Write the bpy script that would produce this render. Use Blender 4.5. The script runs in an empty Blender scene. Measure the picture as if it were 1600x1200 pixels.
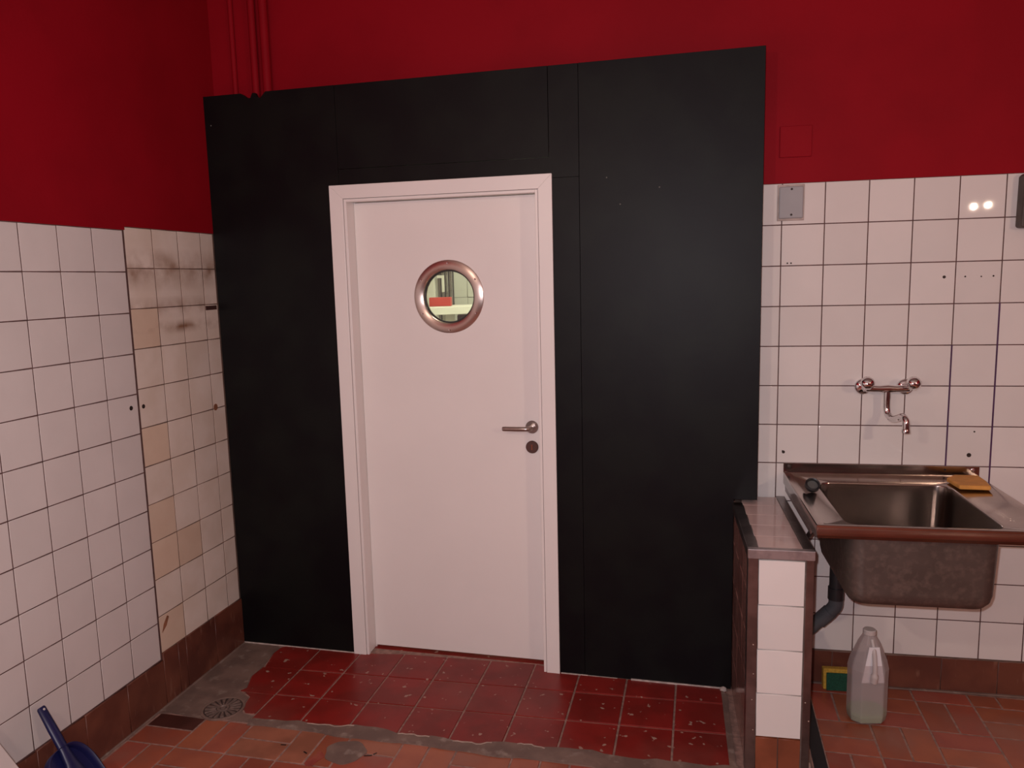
import bpy, bmesh, math, random
from math import sin, cos, pi, radians
from mathutils import Vector, Matrix
random.seed(7)
SC = bpy.context.scene
COL = SC.collection

# ------------------------------------------------------------------ camera
CAM = Vector((2.0337, 0.0, 1.6338))
cam_d = bpy.data.cameras.new('camera')
cam_d.sensor_width = 36.0
cam_d.lens = 27.134
cam_d.clip_start = 0.02
cam = bpy.data.objects.new('camera', cam_d)
COL.objects.link(cam)
r_ = Vector((0.97182, 0.23448, -0.02408)); u_ = Vector((-0.00862, 0.13741, 0.99048)); f_ = Vector((-0.23555, 0.96236, -0.13556))
M = Matrix((r_, u_, -f_)).transposed().to_4x4()
M.translation = CAM
cam.matrix_world = M
SC.camera = cam

# ------------------------------------------------------------------ exposure, world
SC.view_settings.view_transform = 'Standard'
SC.view_settings.look = 'None'
SC.view_settings.gamma = 1.0
SC.view_settings.exposure = 1.90
SC.view_settings.use_curve_mapping = False
w = bpy.data.worlds.new('world'); SC.world = w; w.use_nodes = True
w.node_tree.nodes['Background'].inputs[0].default_value = (0.05, 0.04, 0.04, 1)
w.node_tree.nodes['Background'].inputs[1].default_value = 0.3

# ------------------------------------------------------------------ lights
def point(name, loc, power, col, r):
    l = bpy.data.lights.new(name, 'POINT'); l.energy = power; l.color = col; l.shadow_soft_size = r
    o = bpy.data.objects.new(name, l); o.location = loc; COL.objects.link(o); return o
def area(name, loc, target, power, col, sx, sy):
    l = bpy.data.lights.new(name, 'AREA'); l.energy = power; l.color = col; l.shape = 'RECTANGLE'; l.size = sx; l.size_y = sy
    o = bpy.data.objects.new(name, l); o.location = loc
    o.rotation_euler = (Vector(target) - Vector(loc)).to_track_quat('-Z', 'Y').to_euler(); COL.objects.link(o); return o
point('camera_flash', (1.99, -0.03, 1.69), 30.5, (1.0, 0.94, 1.0), 0.012)
point('wall_bulb', (4.285, 0.0, 2.07), 7.0, (1.0, 0.76, 0.57), 0.012)
point('wall_bulb', (4.368, 0.035, 2.075), 7.0, (1.0, 0.76, 0.57), 0.012)
point('wall_bulb', (0.95, -0.1, 2.25), 9, (1.0, 0.78, 0.64), 0.04)
point('kitchen_lamp', (1.2, 4.0, 2.35), 9.5, (1.0, 1.0, 0.80), 0.15)

# ------------------------------------------------------------------ materials
def mat(name, color, rough=0.5, metal=0.0, var=0.0, scale=8.0, bump=0.0, bscale=60.0, rand=0.0, col2=None, mixlo=0.4, mixhi=0.6,
        coat=0.0, spec=0.5, detail=4.0, hue=None):
    m = bpy.data.materials.new(name); m.use_nodes = True
    nt = m.node_tree; N = nt.nodes; L = nt.links; b = N['Principled BSDF']
    b.inputs['Roughness'].default_value = rough; b.inputs['Metallic'].default_value = metal
    b.inputs['Specular IOR Level'].default_value = spec
    if coat: b.inputs['Coat Weight'].default_value = coat; b.inputs['Coat Roughness'].default_value = 0.06
    geo = N.new('ShaderNodeNewGeometry')
    nz = N.new('ShaderNodeTexNoise'); nz.inputs['Scale'].default_value = scale; nz.inputs['Detail'].default_value = detail
    L.new(geo.outputs['Position'], nz.inputs['Vector'])
    c2 = col2 or tuple(min(1, c * (1 - var)) for c in color)
    mr = N.new('ShaderNodeMapRange'); mr.inputs[1].default_value = mixlo; mr.inputs[2].default_value = mixhi
    L.new(nz.outputs['Fac'], mr.inputs[0])
    mx = N.new('ShaderNodeMix'); mx.data_type = 'RGBA'
    mx.inputs[6].default_value = (*color, 1); mx.inputs[7].default_value = (*c2, 1)
    L.new(mr.outputs[0], mx.inputs[0])
    out = mx.outputs[2]
    if rand:
        oi = N.new('ShaderNodeObjectInfo'); m2 = N.new('ShaderNodeMapRange'); m2.inputs[3].default_value = 1 - rand; m2.inputs[4].default_value = 1 + rand * .5
        L.new(oi.outputs['Random'], m2.inputs[0])
        hs = N.new('ShaderNodeHueSaturation'); L.new(m2.outputs[0], hs.inputs['Value']); L.new(out, hs.inputs['Color']); out = hs.outputs[0]
        if hue:
            m3 = N.new('ShaderNodeMath'); m3.operation = 'FRACT'; m4 = N.new('ShaderNodeMath'); m4.operation = 'MULTIPLY'; m4.inputs[1].default_value = 7.31
            L.new(oi.outputs['Random'], m4.inputs[0]); L.new(m4.outputs[0], m3.inputs[0])
            m5 = N.new('ShaderNodeMapRange'); m5.inputs[3].default_value = 0.5 - hue; m5.inputs[4].default_value = 0.5 + hue
            L.new(m3.outputs[0], m5.inputs[0]); L.new(m5.outputs[0], hs.inputs['Hue'])
    L.new(out, b.inputs['Base Color'])
    m['_out'] = 1
    if bump:
        n2 = N.new('ShaderNodeTexNoise'); n2.inputs['Scale'].default_value = bscale; n2.inputs['Detail'].default_value = 3
        L.new(geo.outputs['Position'], n2.inputs['Vector'])
        bp = N.new('ShaderNodeBump'); bp.inputs['Strength'].default_value = bump; bp.inputs['Distance'].default_value = 0.004
        L.new(n2.outputs['Fac'], bp.inputs['Height']); L.new(bp.outputs[0], b.inputs['Normal'])
    return m
def overlay(m, color, lo, hi, scale, band=None, detail=5, stretch=(1, 1, 1)):
    """mix a stain, wear or painted reflection colour over the base colour, driven by noise (and optionally by a height band of real dirt)"""
    nt = m.node_tree; N = nt.nodes; L = nt.links; b = N['Principled BSDF']
    src = b.inputs['Base Color'].links[0].from_socket
    geo = N.new('ShaderNodeNewGeometry')
    vm = N.new('ShaderNodeVectorMath'); vm.operation = 'MULTIPLY'; vm.inputs[1].default_value = stretch
    L.new(geo.outputs['Position'], vm.inputs[0])
    nz = N.new('ShaderNodeTexNoise'); nz.inputs['Scale'].default_value = scale; nz.inputs['Detail'].default_value = detail
    L.new(vm.outputs[0], nz.inputs['Vector'])
    mr = N.new('ShaderNodeMapRange'); mr.inputs[1].default_value = lo; mr.inputs[2].default_value = hi
    L.new(nz.outputs['Fac'], mr.inputs[0]); f = mr.outputs[0]
    if band:
        sp = N.new('ShaderNodeSeparateXYZ'); L.new(geo.outputs['Position'], sp.inputs[0]); acc = None
        for (z0, wd, amt) in band:
            a = N.new('ShaderNodeMath'); a.operation = 'SUBTRACT'; a.inputs[1].default_value = z0; L.new(sp.outputs[2], a.inputs[0])
            c = N.new('ShaderNodeMath'); c.operation = 'ABSOLUTE'; L.new(a.outputs[0], c.inputs[0])
            d = N.new('ShaderNodeMapRange'); d.inputs[1].default_value = 0; d.inputs[2].default_value = wd; d.inputs[3].default_value = amt; d.inputs[4].default_value = 0
            L.new(c.outputs[0], d.inputs[0])
            if acc is None: acc = d.outputs[0]
            else:
                e = N.new('ShaderNodeMath'); e.operation = 'MAXIMUM'; L.new(acc, e.inputs[0]); L.new(d.outputs[0], e.inputs[1]); acc = e.outputs[0]
        g = N.new('ShaderNodeMath'); g.operation = 'MULTIPLY'; L.new(acc, g.inputs[0]); L.new(f, g.inputs[1]); f = g.outputs[0]
    mx = N.new('ShaderNodeMix'); mx.data_type = 'RGBA'; L.new(f, mx.inputs[0]); L.new(src, mx.inputs[6]); mx.inputs[7].default_value = (*color, 1)
    L.new(mx.outputs[2], b.inputs['Base Color'])
    return m

RED = mat('red_wall_paint', (0.27, 0.0035, 0.0105), 0.6, var=0.12, scale=2.5, bump=0.10, bscale=90, spec=0.10)
BLACK = mat('black_panel_paint', (0.0040, 0.0032, 0.0042), 0.47, col2=(0.0060, 0.0062, 0.0060), scale=5, bump=0.05, bscale=40, spec=0.17)
TILE = mat('white_wall_tile', (0.76, 0.71, 0.68), 0.022, var=0.03, scale=5, rand=0.05, spec=0.5)
TILE_L = mat('matt_white_wall_tile', (0.66, 0.60, 0.575), 0.3, var=0.04, scale=5, rand=0.04, spec=0.4)
TILE_OLD = overlay(mat('stained_old_wall_tile', (0.76, 0.66, 0.58), 0.35, col2=(0.70, 0.59, 0.50), scale=6, rand=0.06),
                   (0.24, 0.115, 0.06), 0.36, 0.66, 9, band=[(1.70, 0.085, 1.0), (1.475, 0.030, 1.0), (1.555, 0.045, 0.7)])
TILE_YEL = overlay(mat('yellowed_wall_tile', (0.70, 0.545, 0.42), 0.35, col2=(0.66, 0.50, 0.38), scale=6, rand=0.06),
                   (0.22, 0.11, 0.05), 0.45, 0.7, 9, band=[(1.475, 0.02, 0.6)])
GROUT_W = mat('dark_wall_grout', (0.115, 0.055, 0.05), 0.8, var=0.4, scale=30)
GROUT_OLD = mat('brown_old_grout', (0.20, 0.12, 0.09), 0.8, var=0.5, scale=14, mixlo=.35, mixhi=.65)
BASE = overlay(mat('brown_red_base_tile', (0.155, 0.050, 0.030), 0.35, col2=(0.10, 0.030, 0.020), scale=6, rand=0.14, bump=.05),
               (0.25, 0.125, 0.085), 0.62, 0.82, 12, stretch=(4, 4, 1))
GROUT_F = mat('grey_floor_grout', (0.35, 0.205, 0.165), 0.8, var=0.35, scale=40)
REDTILE = overlay(mat('red_floor_tile', (0.245, 0.018, 0.014), 0.34, col2=(0.185, 0.016, 0.012), scale=7, rand=0.16, bump=.05, bscale=25, spec=.3),
                  (0.38, 0.24, 0.19), 0.675, 0.71, 30, detail=2)
overlay(REDTILE, (0.24, 0.065, 0.05), 0.50, 0.90, 2.3)
TERRA = overlay(mat('terracotta_floor_tile', (0.37, 0.095, 0.050), 0.32, col2=(0.30, 0.070, 0.040), scale=6, rand=0.20, bump=.05, bscale=25, hue=.008),
                (0.33, 0.16, 0.11), 0.50, 0.80, 3)
TERRA_D = mat('dark_floor_tile', (0.075, 0.022, 0.017), 0.35, var=0.3, scale=12)
TERRA_P = mat('pale_floor_tile', (0.36, 0.13, 0.075), 0.45, var=0.25, scale=8)
CEMENT = overlay(mat('floor_cement', (0.21, 0.136, 0.108), 0.72, col2=(0.150, 0.096, 0.078), scale=9, bump=.35, bscale=45), (0.30, 0.23, 0.19), 0.58, 0.75, 22)
CEMENT_L = mat('light_cement_edge', (0.44, 0.32, 0.26), 0.8, var=0.3, scale=30, bump=.4, bscale=60)
DOORW = mat('white_door_paint', (0.86, 0.805, 0.775), 0.34, var=0.02, scale=3, spec=0.4)
STEEL = mat('brushed_stainless_steel', (0.46, 0.39, 0.36), 0.17, 1.0, var=0.12, scale=10)
STEEL_B = overlay(mat('dull_stained_steel', (0.19, 0.175, 0.16), 0.45, 0.85, var=0.15, scale=9, bump=.03, bscale=30), (0.30, 0.27, 0.24), 0.48, 0.85, 45, detail=9)
STEEL_A = mat('angle_steel', (0.30, 0.25, 0.24), 0.34, 1.0, var=0.3, scale=12)
CHROME = mat('chrome', (0.78, 0.76, 0.76), 0.07, 1.0, var=0.05)
STEEL_H = mat('satin_door_steel', (0.46, 0.40, 0.37), 0.28, 1.0, var=0.1)
DARKM = mat('dark_screw', (0.05, 0.035, 0.03), 0.5, 0.6, var=0.3)
BLACKP = mat('black_plastic', (0.018, 0.018, 0.02), 0.4, var=0.2)
GREYP = mat('grey_drain_pvc', (0.075, 0.08, 0.088), 0.36, var=0.15, scale=20)
BOXG = mat('grey_box_plastic', (0.36, 0.35, 0.36), 0.5, var=0.06)
BOXP = mat('pale_plaster_rim', (0.52, 0.42, 0.38), 0.7, var=0.2, scale=30)
BOXD = overlay(mat('grey_brown_painted_box', (0.075, 0.055, 0.045), 0.55, var=0.2, scale=20), (0.05, 0.035, 0.03), 0.5, 0.66, 18)
BLUE = mat('dark_blue_plastic', (0.0085, 0.0095, 0.066), 0.4, var=0.15)
WHITEP = mat('white_plastic', (0.55, 0.48, 0.46), 0.45, var=0.04)
YEL = mat('yellow_sponge_foam', (0.62, 0.36, 0.045), 0.9, var=0.2, scale=120, bump=.6, bscale=160)
GREEN = mat('green_scouring_pad', (0.012, 0.085, 0.045), 0.9, var=0.3, scale=150, bump=.6, bscale=200)
AMBER = mat('amber_cleaning_cloth', (0.66, 0.30, 0.06), 0.7, var=0.15, scale=30, bump=.3, bscale=90)
PURPLE = mat('purple_joint_filler', (0.075, 0.022, 0.085), 0.6, var=0.2)
RUST = mat('rust_stain', (0.30, 0.12, 0.06), 0.7, var=0.3, scale=30)
BROWNSTRIPE = overlay(mat('brown_reflection_end_tile', (0.38, 0.21, 0.175), 0.16, col2=(0.24, 0.12, 0.10), scale=7, spec=.6), (0.10, 0.04, 0.035), 0.45, 0.7, 6, stretch=(9, 9, .6))  # brown tone and dark upright streaks are reflections painted into the tile colour
TOPTILE = mat('glossy_ledge_tile', (0.64, 0.47, 0.43), 0.10, var=0.06, rand=.04)
KWHITE = mat('back_room_white_paint', (0.78, 0.76, 0.68), 0.5, var=0.03)
KRED = mat('red_box_board', (0.48, 0.03, 0.016), 0.5, var=0.1)
KGREY = mat('ribbed_steel_sheet', (0.5, 0.5, 0.48), 0.25, 1.0, var=0.1)
KDARK = mat('dark_red_case', (0.06, 0.012, 0.012), 0.4, var=0.2)
DADO = mat('dark_red_dado_paint', (0.10, 0.018, 0.016), 0.6, var=0.1)
CEIL = mat('ceiling_paint', (0.35, 0.28, 0.26), 0.8, var=0.03)

def glassmat():
    m = bpy.data.materials.new('porthole_glass'); m.use_nodes = True; b = m.node_tree.nodes['Principled BSDF']
    b.inputs['Base Color'].default_value = (0.94, 0.97, 0.92, 1); b.inputs['Roughness'].default_value = 0.0
    b.inputs['Transmission Weight'].default_value = 1.0; b.inputs['IOR'].default_value = 1.45
    return m
GLASS = glassmat()
def milky():
    m = bpy.data.materials.new('milky_polyethylene'); m.use_nodes = True; nt = m.node_tree; N = nt.nodes; L = nt.links
    b = N['Principled BSDF']; b.inputs['Base Color'].default_value = (0.72, 0.66, 0.66, 1); b.inputs['Roughness'].default_value = 0.3
    tr = N.new('ShaderNodeBsdfTranslucent'); tr.inputs[0].default_value = (0.72, 0.66, 0.66, 1)
    tp = N.new('ShaderNodeBsdfTransparent'); tp.inputs[0].default_value = (0.92, 0.88, 0.88, 1)
    a = N.new('ShaderNodeMixShader'); a.inputs[0].default_value = 0.35; L.new(b.outputs[0], a.inputs[1]); L.new(tr.outputs[0], a.inputs[2])
    c = N.new('ShaderNodeMixShader'); c.inputs[0].default_value = 0.5; L.new(a.outputs[0], c.inputs[1]); L.new(tp.outputs[0], c.inputs[2])
    L.new(c.outputs[0], N['Material Output'].inputs[0]); return m
MILKY = milky()
def liquid():
    m = bpy.data.materials.new('pale_green_liquid'); m.use_nodes = True; nt = m.node_tree; N = nt.nodes; L = nt.links
    b = N['Principled BSDF']; b.inputs['Base Color'].default_value = (0.20, 0.33, 0.10, 1); b.inputs['Roughness'].default_value = 0.1
    return m
LIQ = liquid()
def ringmat():
    m = bpy.data.materials.new('turned_steel_ring'); m.use_nodes = True; nt = m.node_tree; N = nt.nodes; L = nt.links
    b = N['Principled BSDF']; b.inputs['Base Color'].default_value = (0.62, 0.50, 0.45, 1); b.inputs['Metallic'].default_value = 1; b.inputs['Roughness'].default_value = 0.3
    b.inputs['Anisotropic'].default_value = 0.8; b.inputs['Anisotropic Rotation'].default_value = 0.25
    t = N.new('ShaderNodeTangent'); t.direction_type = 'RADIAL'; t.axis = 'Y'; L.new(t.outputs[0], b.inputs['Tangent'])
    return m
RING = ringmat()

# ------------------------------------------------------------------ helpers
def tag(o, label=None, cat=None, group=None, kind=None):
    if label: o['label'] = label
    if cat: o['category'] = cat
    if group: o['group'] = group
    if kind: o['kind'] = kind
    return o
def empty(name, loc=(0, 0, 0), rz=0.0, parent=None):
    o = bpy.data.objects.new(name, None); o.empty_display_size = .1; o.location = loc; o.rotation_euler = (0, 0, rz); COL.objects.link(o)
    if parent: o.parent = parent
    return o
def build(name, bm, m, parent=None, loc=(0, 0, 0), rot=(0, 0, 0), smooth=False, bevel=0.0, seg=2):
    bmesh.ops.recalc_face_normals(bm, faces=bm.faces)
    me = bpy.data.meshes.new(name); bm.to_mesh(me); bm.free()
    me.materials.append(m)
    if smooth:
        for p in me.polygons: p.use_smooth = True
        me.set_sharp_from_angle(angle=radians(38))
    o = bpy.data.objects.new(name, me); o.location = loc; o.rotation_euler = rot; COL.objects.link(o)
    if parent: o.parent = parent
    if bevel:
        md = o.modifiers.new('bevel', 'BEVEL'); md.width = bevel; md.segments = seg; md.limit_method = 'ANGLE'; md.angle_limit = radians(35)
    return o
def share(name, me, parent, loc, rot=(0, 0, 0), scale=None, m=None):
    o = bpy.data.objects.new(name, me); o.location = loc; o.rotation_euler = rot; o.parent = parent
    if scale: o.scale = scale
    if m:
        o.material_slots[0].link = 'OBJECT'; o.material_slots[0].material = m
    COL.objects.link(o); return o
def box(bm, x0, x1, y0, y1, z0, z1):
    vs = [bm.verts.new((x, y, z)) for x in (x0, x1) for y in (y0, y1) for z in (z0, z1)]
    for q in ((0, 1, 3, 2), (4, 6, 7, 5), (0, 4, 5, 1), (2, 3, 7, 6), (0, 2, 6, 4), (1, 5, 7, 3)): bm.faces.new([vs[i] for i in q])
    return vs
def bx(x0, x1, y0, y1, z0, z1):
    bm = bmesh.new(); box(bm, x0, x1, y0, y1, z0, z1); return bm
def prism(pts, depth, axis='y', off=0.0):
    """closed outline pts extruded; axis y: pts are (x,z); axis z: pts are (x,y); axis x: pts are (y,z)"""
    bm = bmesh.new()
    def P(a, b, d): return (a, d, b) if axis == 'y' else (a, b, d) if axis == 'z' else (d, a, b)
    A = [bm.verts.new(P(a, b, off)) for a, b in pts]; B = [bm.verts.new(P(a, b, off + depth)) for a, b in pts]
    bm.faces.new(A); bm.faces.new(B[::-1]); n = len(pts)
    for i in range(n): bm.faces.new((A[i], A[(i + 1) % n], B[(i + 1) % n], B[i]))
    return bm
def lathe(prof, n=32, axis='z', cap=True):
    """prof: (radius, height)"""
    bm = bmesh.new(); rings = []
    for r, h in prof:
        ring = []
        for k in range(n):
            a = 2 * pi * k / n; x, y = r * cos(a), r * sin(a)
            ring.append(bm.verts.new((x, y, h) if axis == 'z' else (x, h, y) if axis == 'y' else (h, x, y)))
        rings.append(ring)
    for A, B in zip(rings, rings[1:]):
        for k in range(n): bm.faces.new((A[k], A[(k + 1) % n], B[(k + 1) % n], B[k]))
    if cap: bm.faces.new(rings[0]); bm.faces.new(rings[-1][::-1])
    return bm
def torus_prof(bm_prof, n=48, axis='y'):
    bm = bmesh.new(); rings = []
    for k in range(n):
        a = 2 * pi * k / n; rings.append([bm.verts.new((r * cos(a), h, r * sin(a)) if axis == 'y' else (r * cos(a), r * sin(a), h)) for r, h in bm_prof])
    m = len(bm_prof)
    for k in range(n):
        A, B = rings[k], rings[(k + 1) % n]
        for i in range(m): bm.faces.new((A[i], B[i], B[(i + 1) % m], A[(i + 1) % m]))
    return bm
def smoothpath(pts, sub=8):
    P = [Vector(p) for p in pts]; out = []
    for i in range(len(P) - 1):
        a = P[max(i - 1, 0)]; b = P[i]; c = P[i + 1]; d = P[min(i + 2, len(P) - 1)]
        for k in range(sub):
            t = k / sub
            out.append(.5 * ((2 * b) + (-a + c) * t + (2 * a - 5 * b + 4 * c - d) * t * t + (-a + 3 * b - 3 * c + d) * t ** 3))
    out.append(P[-1]); return out
def tube(pts, r, n=12, bm=None, cap=True):
    bm = bm or bmesh.new(); P = [Vector(p) for p in pts]; R = r if isinstance(r, (list, tuple)) else [r] * len(P)
    up = Vector((0.13, 0.21, 1)).normalized(); rings = []; prev = None
    for i, p in enumerate(P):
        t = (P[min(i + 1, len(P) - 1)] - P[max(i - 1, 0)]).normalized()
        if prev is None: a = t.cross(up).normalized()
        else: a = (prev - t * prev.dot(t)).normalized()
        prev = a; b = t.cross(a)
        rings.append([bm.verts.new(p + (a * cos(2 * pi * k / n) + b * sin(2 * pi * k / n)) * R[i]) for k in range(n)])
    for A, B in zip(rings, rings[1:]):
        for k in range(n): bm.faces.new((A[k], A[(k + 1) % n], B[(k + 1) % n], B[k]))
    if cap: bm.faces.new(rings[0]); bm.faces.new(rings[-1][::-1])
    return bm
def tile_mesh(name, w, h, d, m, ch=0.0022, lift=0.0):
    """tile lying in XZ, face towards -Y, centred; chamfered (pillowed) rim"""
    bm = bmesh.new(); x, z = w / 2, h / 2; c = ch
    b = [bm.verts.new(p) for p in ((-x, 0, -z), (x, 0, -z), (x, 0, z), (-x, 0, z))]
    s = [bm.verts.new(p) for p in ((-x, -d + c, -z), (x, -d + c, -z), (x, -d + c, z), (-x, -d + c, z))]
    k = .32 * c
    t = [bm.verts.new(p) for p in ((-x + k, -d + k, -z + k), (x - k, -d + k, -z + k), (x - k, -d + k, z - k), (-x + k, -d + k, z - k))]
    f = [bm.verts.new(p) for p in ((-x + c, -d, -z + c), (x - c, -d, -z + c), (x - c, -d, z - c), (-x + c, -d, z - c))]
    for A, B in ((b, s), (s, t), (t, f)):
        for i in range(4): bm.faces.new((A[i], A[(i + 1) % 4], B[(i + 1) % 4], B[i]))
    bm.faces.new(f); bm.faces.new(b[::-1])
    bmesh.ops.recalc_face_normals(bm, faces=bm.faces)
    bm.verts.index_update()
    me = bpy.data.meshes.new(name); bm.to_mesh(me); bm.free(); me.materials.append(m)
    for p in me.polygons: p.use_smooth = True
    nn = []
    for i, v in enumerate(me.vertices):
        o_ = Vector((math.copysign(1, v.co.x), 0, math.copysign(1, v.co.z)))
        ring_ = i // 4
        if ring_ < 2: nn.append(Vector((o_.x, -.25, o_.z)).normalized())
        elif ring_ == 2: nn.append(Vector((o_.x * .7, -1, o_.z * .7)).normalized())
        else: nn.append(Vector((0, -1, 0)))
    me.normals_split_custom_set_from_vertices(nn)
    return me
_tc = {}
def tm(w, h, d, m, ch=0.0022):
    k = (round(w, 4), round(h, 4), d, m.name, ch)
    if k not in _tc: _tc[k] = tile_mesh('tile', w, h, d, m, ch)
    return _tc[k]

# ================================================================== STRUCTURE
YP = 2.975            # front of the black partition
AB = 0.0504           # the sink wall runs very slightly off square
YB0 = 2.9764
E1 = Vector((cos(AB), sin(AB), 0)); E2 = Vector((sin(AB), -cos(AB), 0))
def WP(t, v, z): return Vector((0, YB0, 0)) + E1 * t + E2 * v + Vector((0, 0, z))
ZT = 3.15
XR = 5.0; YK = -2.9

# floor slab
floor = empty('floor'); tag(floor, kind='structure')
build('grout_bed', bx(-0.3, XR + .1, YK - .1, 3.7, -0.12, -0.0012), GROUT_F, floor)
ceiling = tag(build('ceiling', bx(-0.3, XR + .1, YK - .1, 3.7, ZT, ZT + .1), CEIL), kind='structure')

def floor_tile(x0, x1, y0, y1, m, top=0.0, g=0.0035, ch=0.0015, name='floor_tile', rz=0.0, th=.012):
    w_, h_ = x1 - x0 - g * 2, y1 - y0 - g * 2
    if w_ < .012 or h_ < .012: return None
    me = tm(round(w_, 3), round(h_, 3), th, m, ch)
    return share(name, me, floor, ((x0 + x1) / 2, (y0 + y1) / 2, top - th + random.uniform(-.0006, .0006)), (radians(-90) + random.uniform(-.002, .002), random.uniform(-.002, .002), rz))

# basket-weave terracotta, left zone (in front of the raised red slab)
def weave(xo, yo, i0, i1, j0, j1, xmin, xmax, ymin, ymax, par, special=None, clip=None, base=TERRA):
    for i in range(i0, i1):
        for j in range(j0, j1):
            X0, Y0 = xo + .2 * i, yo + .2 * j
            hor = (i + j + par) % 2 == 0
            for k in range(2):
                if hor: a = [X0, X0 + .2, Y0 + .1 * k, Y0 + .1 * (k + 1)]
                else: a = [X0 + .1 * k, X0 + .1 * (k + 1), Y0, Y0 + .2]
                a = [max(a[0], xmin), min(a[1], xmax), max(a[2], ymin), min(a[3], ymax)]
                if a[1] - a[0] < .015 or a[3] - a[2] < .015: continue
                if clip and clip(a): continue
                m = base
                if special: m = special.get((i, j, k), base)
                floor_tile(*a, m)
sp = {(0, 0, 1): TERRA_D, (2, 0, 0): TERRA_P, (2, 0, 1): TERRA_P, (3, 0, 0): TERRA_P, (4, 0, 1): TERRA_P}
weave(.02, 2.2, 0, 11, 0, 1, .012, 2.145, 1.2, 2.385, 0, sp)
weave(.02, 2.2, 0, 12, -4, 0, .012, 2.42, 1.2, 2.385, 0, sp)
# under the sink
def clipr(a): return a[1] < 2.47 and a[3] > 2.4 and a[1] - a[0] < .03
weave(2.245, 2.43, 1, 11, 0, 4, 2.462, 4.4, 2.43, 3.115, 0, None, clipr)
weave(2.245, 2.43, 1, 11, -5, 0, 2.462, 4.4, 1.2, 2.43, 0)
# the rest of the floor, out of the frame: same tiles, one joined piece
bm = bmesh.new()
for i in range(0, 25):
    for j in range(-21, -6 if i < 12 else -5):
        X0, Y0 = .02 + .2 * i, 2.2 + .2 * j
        if Y0 > 1.19: continue
        for k in range(2):
            if (i + j) % 2 == 0: box(bm, X0 + .003, min(X0 + .197, XR), Y0 + .1 * k + .003, Y0 + .1 * k + .097, -.012, 0)
            else: box(bm, X0 + .1 * k + .003, min(X0 + .1 * k + .097, XR), Y0 + .003, Y0 + .197, -.012, 0)
for i in range(0, 3):
    for j in range(0, 10):
        box(bm, 4.41 + .2 * i, min(4.6 + .2 * i, XR), 1.205 + .2 * j, min(1.4 + .2 * j, 3.15), -.012, 0)
tag(build('floor_tile', bm, TERRA, floor), kind='stuff')

# red square slab tiles, slightly raised, wavy broken front edge
def edge_y(x): return 2.424 + .034 * (x - .4) * .75 + .008 * sin(x * 9.1) + .006 * sin(x * 23 + 1) + .004 * sin(x * 57) + (-.006 if .95 < x < 1.3 else 0)
SL = .040
for i in range(0, 9):
    for j in range(3):
        x0, x1 = .39 + .1955 * i, .39 + .1955 * (i + 1)
        skx = lambda y: 0.0
        y0 = 2.59 + .2 * (j - 1); y1 = y0 + .2
        g = .0038
        xa, xb = x0 + g, min(x1 - g, 2.150)
        if xb - xa < .02: continue
        sk = lambda x: SL * (x - .39)
        pts = []
        if j == 0:
            n = 9
            for k in range(n + 1):
                x = xa + (xb - xa) * k / n; pts.append((x, max(edge_y(x), 2.40)))
            pts += [(xb, y1 - g + sk(xb)), (xa, y1 - g + sk(xa))]
        else:
            yt = min(y1 - g, 2.99)
            f = lambda x: min(yt + sk(x), 3.035 if .6 < x < 1.45 else YP - .001)
            pts = [(xa, y0 + g + sk(xa)), (xb, y0 + g + sk(xb)), (xb, f(xb)), (xa, f(xa))]
        ox, oy = (xa + xb) / 2, pts[0][1]
        build('red_tile', prism([(a - ox, b - oy) for a, b in pts], .012, 'z', -.012), REDTILE, floor,
              loc=(ox, oy, .003 + random.uniform(-.0008, .0008)), bevel=.0015, seg=1)
# threshold strip of red tile that runs under the door leaf
build('red_tile', bx(.60, 1.44, 3.0375, 3.30, -.012, .0005), REDTILE, floor)
# left broken half tile beside the drain
def poly(name, pts, z0, z1, m, parent=floor, bevel=0.0):
    ox = sum(p[0] for p in pts) / len(pts); oy = sum(p[1] for p in pts) / len(pts)
    return build(name, prism([(a - ox, b - oy) for a, b in pts], z1 - z0, 'z', 0), m, parent, loc=(ox, oy, z0), bevel=bevel, seg=1)
poly('red_tile', [(.222, 2.778), (.216, 2.70), (.250, 2.61), (.235, 2.588), (.386, 2.590), (.386, 2.784)], -.012, .003, REDTILE)
poly('red_tile', [(.205, 2.952), (.200, 2.90), (.228, 2.785), (.386, 2.791), (.386, 2.975), (.22, 2.972)], -.012, .003, REDTILE)
poly('red_tile', [(.262, 2.580), (.300, 2.555), (.318, 2.475), (.345, 2.448), (.386, 2.450), (.386, 2.583)], -.012, .003, REDTILE)
# cement: corner strip, ridge along the slab, patches
poly('cement_patch', [(.001, 2.375), (.06, 2.39), (.20, 2.378), (.30, 2.392), (.415, 2.39), (.42, 2.43), (.34, 2.44), (.31, 2.48), (.295, 2.55), (.225, 2.59),
                      (.246, 2.612), (.212, 2.70), (.217, 2.785), (.196, 2.90), (.202, 2.955), (.16, 2.974), (.001, 2.974)], -.012, .0015, CEMENT)
pts = [(.40, 2.372)]
for k in range(0, 41):
    x = .40 + (2.17 - .40) * k / 40; pts.append((x, 2.378 + .006 * sin(x * 13) + .004 * sin(x * 31)))
for k in range(40, -1, -1):
    x = .40 + (2.17 - .40) * k / 40; pts.append((x, edge_y(x) + .004))
poly('cement_strip', pts, -.012, .0042, CEMENT)
bm = bmesh.new()
for (xa, xb) in ((.62, .80), (.98, 1.10), (1.19, 1.33), (1.42, 1.52)):
    tube([(xa + (xb - xa) * k / 8, edge_y(xa + (xb - xa) * k / 8) + .003 * sin(k * 2.1), .003) for k in range(9)], .0032, 6, bm)
build('cement_crumb', bm, CEMENT_L, floor)
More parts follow.
